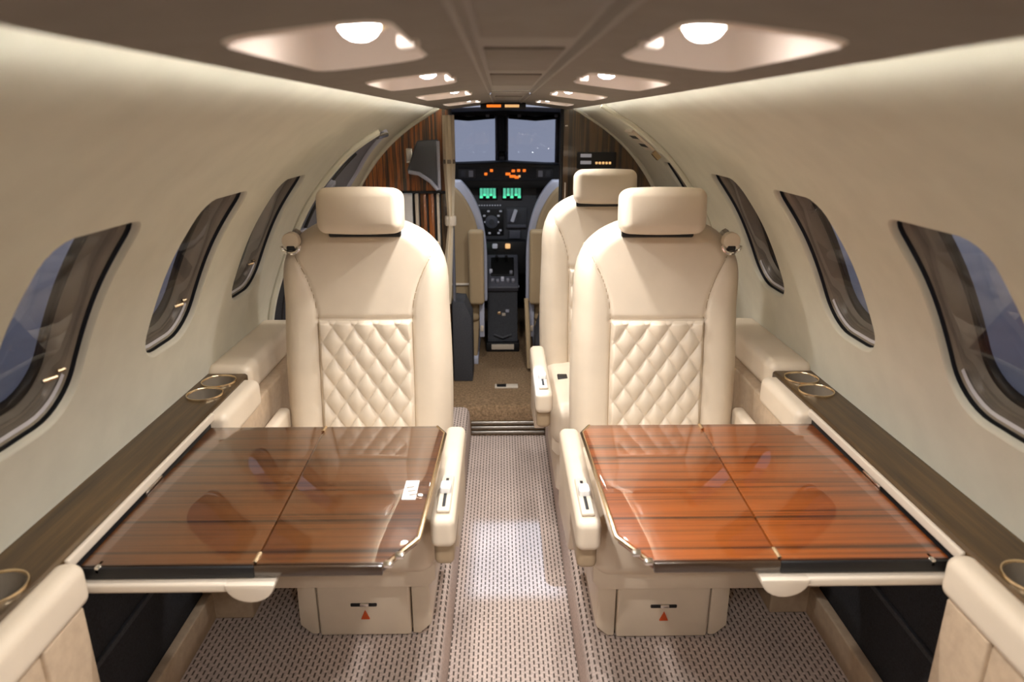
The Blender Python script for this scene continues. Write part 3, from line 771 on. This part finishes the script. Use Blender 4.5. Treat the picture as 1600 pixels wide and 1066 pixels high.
    bm = BM(); tube(bm, [(gx, gy, gz), (gx - i * .004, gy + .06, gz + .010), (gx - i * .01, gy + .13, gz - .02)], [.006, .010, .010], 6); obj('belt_strap', bm, 'taupe', bg_)
    return root
s1 = make_seat(-1, (-.367, 1.60, .13), 'cream quilted leather seat beside the grey entry door surround')
s2 = make_seat(1, (.367, 1.585, .13), 'cream quilted leather seat behind the more orange table')
def dup(root, loc, label):
    r = root.copy(); COL.objects.link(r); r.location = loc; r['label'] = label
    for ch in list(root.children):
        c = ch.copy(); COL.objects.link(c); c.parent = r
        for g in list(ch.children):
            d = g.copy(); COL.objects.link(d); d.parent = c
    return r
s3 = dup(s2, (.322, 2.21, .13), 'cream leather seat set against the brown veneer bulkhead with switch panel')
bm = BM(); rbox(bm, (.322 - .15, 2.07, .475), (.016, .02, .006), .003, 2, 1)
tag(obj('belt_buckle', bm, 'black'), 'black seat belt buckle lying on the cushion by the bulkhead', 'buckle')

# ------------------------------------------------------------------ cockpit
bm = BM(); cp = [(.72, .1), (.74, .6), (.66, 1.0), (.5, 1.2), (.34, 1.315), (0, 1.325)]
cp = cp + [(-x, z) for x, z in reversed(cp[:-1])]
sheet(bm, list(range(len(cp))), lin(YF + .03, 4.42, 8), lambda u, v: (cp[int(u)][0], v, cp[int(u)][1]))
struct(obj('ceiling', bm, 'grey_blue', angle=60), 'grey cockpit shell lining', 'ceiling')
bm = BM()     # front wall with two windshield openings
us = [-.74, -.32, -.048, .008, .32, .74]; vs = [.1, 1.0, 1.02, 1.295, 1.33]
for a in range(5):
    for b in range(4):
        if b == 2 and a in (1, 3): continue
        bx(bm, us[a], us[a + 1], 4.36, 4.42, vs[b], vs[b + 1], .001)
ws = struct(obj('wall_front', bm, 'dark_grey'), 'dark windshield frame', 'wall')
for (a, b) in ((-.32, -.048), (.008, .32)):
    wn += 1
    bm = BM(); bx(bm, a, b, 4.385, 4.39, 1.02, 1.295, .0005); o = obj('window_%d' % wn, bm, 'pane'); struct(o)
    for (x0, x1, z0, z1) in ((a, b, 1.283, 1.295), (a, a + .012, 1.02, 1.295), (b - .012, b, 1.02, 1.295)):
        bm = BM(); bx(bm, x0, x1, 4.35, 4.384, z0, z1, .003); obj('frame_strip', bm, 'grey_light', o)
cps = thing('magnetic_compass', 'small black compass hanging on windshield centre post', 'compass', (-.02, 4.32, 1.03))
bm = BM(); rbox(bm, (0, 0, .03), (.026, .03, .03), .012, 3, 1); obj('case', bm, 'black', cps)
bm = BM(); rbox(bm, (0, -.031, .02), (.015, .002, .010), .0015, 1, 1); obj('dial', bm, 'grey_light', cps)
bm = BM(); bx(bm, -.012, .012, -.01, .03, .05, .26, .004); obj('stem', bm, 'dark_grey', cps)
oh = thing('overhead_visor', 'dark folded sun visor rail along the top of the windshield', 'visor', (0, 4.1, 1.29))
for a, b in ((-.36, -.06), (.02, .33)):
    bm = BM(); tube(bm, [(a, 0, .0), ((a + b) / 2, .01, -.012), (b, 0, .0)], .012, 8); obj('visor_rod', bm, 'black', oh)
    for x in (a + .06, b - .04):
        bm = BM(); rbox(bm, (x, -.012, .004), (.01, .008, .008), .004, 2, 1); obj('visor_clip', bm, 'grey_light', oh)
# instrument panel
ip = thing('instrument_panel', 'black cockpit instrument panel with green and amber displays', 'instrument panel', (0, 3.8, .125))
def ib(name, x0, x1, z0, z1, m, d0=-.004, d1=.004, par=None, r=.002):
    bm = BM(); bx(bm, x0, x1, d0, d1, z0 - .125, z1 - .125, r); return obj(name, bm, m, par or ip)
ib('main_panel', -.62, .62, .55, .955, 'dark_grey', 0, .06, r=.01)
bm = BM(); prism(bm, [(-.62, .84), (-.30, .925), (.0, .935), (.30, .92), (.62, .84), (.62, .80), (-.62, .80)], 1, -.09, .12, .008); gs = obj('glareshield', bm, 'black', ip)
ib('glare_face', -.25, .25, .965, 1.035, 'charcoal', -.096, -.088, gs)
for x in (-.205, .205):
    ib('selector_box', x - .045, x + .045, .978, 1.025, 'dark_grey', -.101, -.095, gs)
    s = 1 if x < 0 else -1
    ib('selector_key', x + s * .022 - .012, x + s * .022 + .012, .985, 1.018, 'grey_light', -.105, -.100, gs)
    ib('selector_key', x - s * .018 - .013, x - s * .018 + .013, .985, 1.018, 'grey_blue', -.105, -.100, gs)
for (x, z, w2) in ((-.105, 1.0, .010), (-.075, 1.018, .010), (.04, 1.016, .011), (.068, 1.018, .010), (.098, 1.018, .010), (.012, 1.0, .016), (.036, .988, .02), (.058, .983, .014)):
    ib('amber_light', x - w2 * .8, x + w2 * .8, z - .007, z + .007, 'amber', -.101, -.096, gs)
ib('lit_key', .066, .078, .982, .994, 'amber_pale', -.101, -.096, gs)
for x0, x1, bars in ((-.145, -.045, (-.133, -.115, -.098, -.08, -.062)), (-.02, .09, (-.006, .014, .034, .056, .074))):
    d = ib('engine_display', x0, x1, .855, .945, 'black', -.010, 0)
    bm = BM()
    for k, x in enumerate(bars):
        h0 = .865 + (.012 if k % 2 else 0); bx(bm, x - .0075, x + .0075, -.013, -.009, h0 - .125, .932 - .125 - (.008 if k % 3 == 1 else 0), .001)
        bx(bm, x - .009, x + .009, -.013, -.009, h0 - .125, h0 + .012 - .125, .001)
    obj('green_readout', bm, 'green', d)
for x in (-.27, -.22, .19, .25): ib('side_display', x - .022, x + .022, .86, .93, 'charcoal', -.006, 0)
for k in range(9): ib('key', -.150 + k * .0145, -.141 + k * .0145, .822, .829, 'panel_white', -.006, 0)
a = ib('radar_display', -.135, -.012, .665, .805, 'black', -.012, 0)
bm = BM(); lathe(bm, [(.030, -.022), (.036, -.018), (.036, -.012)], (-.078, 0, .737 - .125), 24, 1); obj('dial_ring', bm, 'grey_blue', a)
bm = BM(); lathe(bm, [(.0, -.026), (.014, -.026), (.016, -.02)], (-.078, 0, .737 - .125), 20, 1); obj('dial_knob', bm, 'dark_grey', a)
for (x, z) in ((-.095, .795), (-.028, .795), (-.112, .736), (-.044, .736), (-.09, .675), (-.04, .675), (-.03, .69), (-.118, .77), (-.04, .77)):
    bm = BM(); rbox(bm, (x, -.015, z - .125), (.007, .004, .005), .002, 2, 1); obj('knob', bm, 'panel_white', a)
b_ = ib('gear_panel', .0, .115, .70, .815, 'dark_grey', -.012, 0)
ib('map_card', .008, .058, .735, .805, 'grey_blue', -.015, -.011, b_)
bm = BM(); tube(bm, [(.035, -.03, .742 - .125), (.055, -.045, .805 - .125)], .010, 8); obj('gear_lever', bm, 'panel_white', b_)
ib('selector_bar', .008, .112, .705, .722, 'grey_blue', -.02, -.011, b_)
ib('lower_box', .02, .08, .645, .69, 'grey_blue', -.02, 0)
for x, m_ in ((-.12, 'green'), (-.06, 'panel_white'), (.01, 'amber_pale')):
    bm = BM(); rbox(bm, (x, -.10, .618 - .125), (.014, .02, .012), .006, 2, 1); obj('knob', bm, m_, ip)
ib('lower_console', -.15, .11, .46, .64, 'black', -.09, .02)
# pedestal
pd = thing('center_pedestal', 'black carpeted centre pedestal with grey throttle quadrant and pale plate', 'pedestal', (-.02, 3.37, .125))
bm = BM(); prism(bm, [(0, 0), (0, .045), (.03, .06), (.09, .33), (.32, .39), (.32, 0)], 0, -.078, .078, .006); obj('body', bm, 'charcoal', pd)
bm = BM(); bx(bm, -.085, .085, -.012, .05, 0, .05, .004); pb = obj('foot', bm, 'black', pd)
bm = BM(); bx(bm, -.058, .058, -.015, -.011, .014, .042, .001); obj('pale_plate', bm, 'cream_plastic', pb)
mt = Matrix.Translation((0, .10, .345)) @ Matrix.Rotation(math.radians(40), 4, 'X')
bm = BM(); rbox(bm, (0, .06, 0), (.082, .11, .018), .006, 2, 1, mtx=mt); q_ = obj('throttle_quadrant', bm, 'grey_blue', pd)
bm = BM(); rbox(bm, (0, .085, .02), (.06, .06, .006), .004, 2, 1, mtx=mt); obj('quadrant_slot', bm, 'black', q_)
for x, y in ((-.05, -.01), (-.025, -.015), (.0, 0), (.028, -.01), (.055, -.012), (-.06, .05), (.045, .04)):
    bm = BM(); rbox(bm, (x, y, .028), (.008, .008, .012), .004, 2, 1, mtx=mt); obj('lever', bm, 'panel_white' if x in (0, -.06) else 'grey_light', q_)
for x, y in ((-.03, .12), (.02, .12)):
    bm = BM(); tube(bm, [mt @ Vector((x, y, .02)), mt @ Vector((x, y - .01, .075))], .008, 8); obj('throttle_lever', bm, 'black', q_)
bm = BM(); bx(bm, -.086, .086, .075, .095, .318, .332, .003); obj('quadrant_edge', bm, 'grey_light', pd)
for x, z, m_ in ((-.018, .19, 'gold'), (.006, .182, 'cream_plastic'), (.025, .20, 'grey_light')):
    bm = BM(); rbox(bm, (x, .045 + (z - .06) * .222 - .012, z), (.010, .006, .008), .003, 2, 1); obj('clip', bm, m_, pd)
bm = BM(); tube(bm, [(-.045, .028, .082), (0, .012, .07), (.045, .028, .082)], .006, 8); obj('pull_handle', bm, 'dark_grey', pd)
# added fill lights, unseen behind the bulkhead, to lift the instrument panel
for side in (-1, 1):
    root = thing('cockpit_fill_light', 'small added cockpit fill light, unseen behind the ' + ('striped' if side < 0 else 'brown') + ' veneer bulkhead', 'fill light', (side * .36, 3.12, 1.295))
    bm = BM(); lathe(bm, [(.026, .004), (.028, -.002), (.022, -.006)], (0, 0, 0), 20); obj('bezel', bm, 'grey_light', root)
    bm = BM(); lathe(bm, [(0, -.013), (.012, -.011), (.020, -.006)], (0, 0, 0), 20, cap=False); obj('lens', bm, 'fill_lens', root)
    ld = bpy.data.lights.new('fill_lamp', 'SPOT'); ld.energy = 4.0; ld.spot_size = math.radians(150); ld.spot_blend = .5; ld.color = (.86, .92, 1.0); ld.shadow_soft_size = .02
    lo = bpy.data.objects.new('bulb', ld); COL.objects.link(lo); lo.parent = root; lo.location = (0, 0, -.045)
# pilot seats
def pilot(side, label):
    root = thing('pilot_seat', label, 'pilot seat', (side * .335, 3.22, .125), 'pilot seats')
    hwf = lambda t: .215 * math.sqrt(max(0, 1 - max(0, (t - .35) / .65) ** 2.2 * .80))
    def outline(g, z0, z1): 
        R_ = [(hwf(t) + g, z0 + (z1 + g - z0) * t) for t in lin(0, 1, 24)]
        return R_ + [(-x, z) for x, z in reversed(R_)]
    bm = BM(); prism(bm, outline(0, .30, .855), 1, -.03, .02, .014); bk = obj('backrest', bm, 'tan_cloth', root, angle=60)
    bm = BM(); prism(bm, outline(.026, .30, .855), 1, .021, .075, .012); obj('back_shell', bm, 'grey_light', bk, angle=60)
    bm = BM(); prism(bm, outline(.008, .30, .855), 1, .076, .10, .010); obj('back_cushion', bm, 'grey_blue', bk, angle=60)
    i = -side
    bm = BM(); rbox(bm, (i * .193, -.07, .49), (.036, .035, .175), .016, 3, 3); obj('armrest', bm, 'tan_cloth', root, angle=60)
    bm = BM(); rbox(bm, (0, .20, .27), (.21, .24, .06), .03, 3, 3); obj('seat_cushion', bm, 'tan_cloth', root, angle=60)
    bm = BM(); prism(bm, [(-.19, .03), (.19, .03), (.21, .30), (-.21, .30)], 1, -.02, .04, .01); obj('skirt', bm, 'tan_cloth', root)
    bm = BM(); tube(bm, [(-.2, -.035, .40), (.16, -.035, .40)], .006, 8); obj('piping', bm, 'cream_plastic', bk)
    bm = BM(); bx(bm, i * .165, i * .195, -.05, .40, .0, .035, .004); obj('seat_rail', bm, 'grey_light', root)
    bm = BM(); bx(bm, i * .215 - .012, i * .215 + .012, -.05, -.02, .14, .31, .004); lv = obj('seat_bracket', bm, 'grey_light', root)
    bm = BM(); bx(bm, i * .215 - .008, i * .215 + .008, -.056, -.045, .17, .20, .003); obj('bracket_cap', bm, 'cream_plastic', lv)
    return root
pilot(-1, 'tan cloth pilot seat with grey shell next to the gathered curtain')
pilot(1, 'tan cloth pilot seat with grey shell next to the brown veneer bulkhead')
bm = BM(); tube(bm, [(.092, 3.13, .47), (.10, 3.08, .30), (.105, 3.06, .145)], [.010, .012, .010], 8)
st = obj('hanging_strap', bm, 'tan_cloth'); tag(st, 'tan strap hanging beside the centre pedestal', 'strap')
# carpet covered boxes flanking the doorway
for side, lab in ((-1, 'tall charcoal carpeted box with sloped corner below the curtain'), (1, 'narrow charcoal carpeted box with sloped corner by the bulkhead')):
    root = thing('carpeted_box', lab, 'box', (side * .21, YF - .01, .125))
    if side < 0: pts = [(-.035, 0), (.052, 0), (.052, .30), (.020, .375), (-.035, .38)]
    else: pts = [(.055, 0), (-.082, 0), (-.082, .20), (-.04, .36), (.055, .38)]
    bm = BM(); prism(bm, pts, 1, 0, .16, .006); obj('body', bm, 'charcoal', root)
    bm = BM(); prism(bm, [(x * .985, .004 + z * .985) for x, z in pts], 1, .161, .17, .002); obj('back_board', bm, 'black', root)
# floor latch plate
fpz = thing('floor_plate', 'small beige floor plate with black square latch in brown carpet', 'plate', (-.005, 2.87, .128))
bm = BM(); rbox(bm, (0, 0, 0), (.052, .022, .003), .002, 1, 1); obj('plate', bm, 'cream_plastic', fpz)
bm = BM(); rbox(bm, (-.022, 0, .003), (.021, .016, .002), .001, 1, 1); obj('latch', bm, 'black', fpz)
# curtain
cu = thing('curtain', 'beige curtain gathered and tied at the cockpit doorway', 'curtain', (-.238, YF - .035, .50))
bm = BM(); rings = []; nz_, na = 40, 36
for k in range(nz_ + 1):
    z = .79 * k / nz_; zz = z
    wdt = .010 + .011 * min(1, abs(zz - .34) / .25) if zz > .34 else .010 + .010 * min(1, (.34 - zz) / .3)
    cx = -.032 + .032 * min(1, zz / .36)
    rings.append([bm.verts.new((cx + wdt * math.cos(2 * PI * a / na) * (1 + .20 * math.sin(6 * 2 * PI * a / na + zz * 2)), .022 * math.sin(2 * PI * a / na) * (1 + .28 * math.sin(6 * 2 * PI * a / na + zz * 2)), zz)) for a in range(na)])
for a_, b_ in zip(rings, rings[1:]):
    for k in range(na): bm.faces.new((a_[k], a_[(k + 1) % na], b_[(k + 1) % na], b_[k]))
bm.faces.new(rings[0]); bm.faces.new(rings[-1]); obj('cloth', bm, 'curtain', cu, angle=70)
bm = BM(); lathe(bm, [(.022, .345), (.024, .352), (.024, .378), (.022, .385)], (-.001, 0, 0), 20); obj('tie_band', bm, 'cream_plastic', cu)
bm = BM(); lathe(bm, [(.024, .60), (.0255, .608), (.024, .616)], (0, 0, 0), 20); obj('tie_cord', bm, 'taupe', cu)

# ------------------------------------------------------------------ outside: hangar
bm = BM(); bx(bm, -40, 40, -30, 40, -1.3, -1.2, .01); struct(obj('floor', bm, 'hangar_floor'), 'grey hangar floor outside windows', 'floor')
for side in (-1, 1):
    bm = BM(); bx(bm, side * 14, side * 14.3, -10, 15, -1.2, 8.0, .01)
    for k in range(5): bx(bm, side * 13.7, side * 14, -9 + k * 5.5, -8.5 + k * 5.5, -1.2, 8.0, .01)
    struct(obj('wall_left' if side < 0 else 'wall_right', bm, 'hangar_wall'), 'grey hangar side wall with columns', 'wall')
    hw_ = bpy.context.scene.collection.objects[-1]
    bm = BM(); bx(bm, side * 13.5, side * 13.7, -10, 15, -1.2, .25, .01); obj('dark_wainscot', bm, 'dark_grey', hw_)
bm = BM(); bx(bm, -14.3, 14.3, -10, 15, 8.0, 8.3, .01); struct(obj('ceiling', bm, 'hangar_wall'), 'grey hangar roof', 'ceiling')
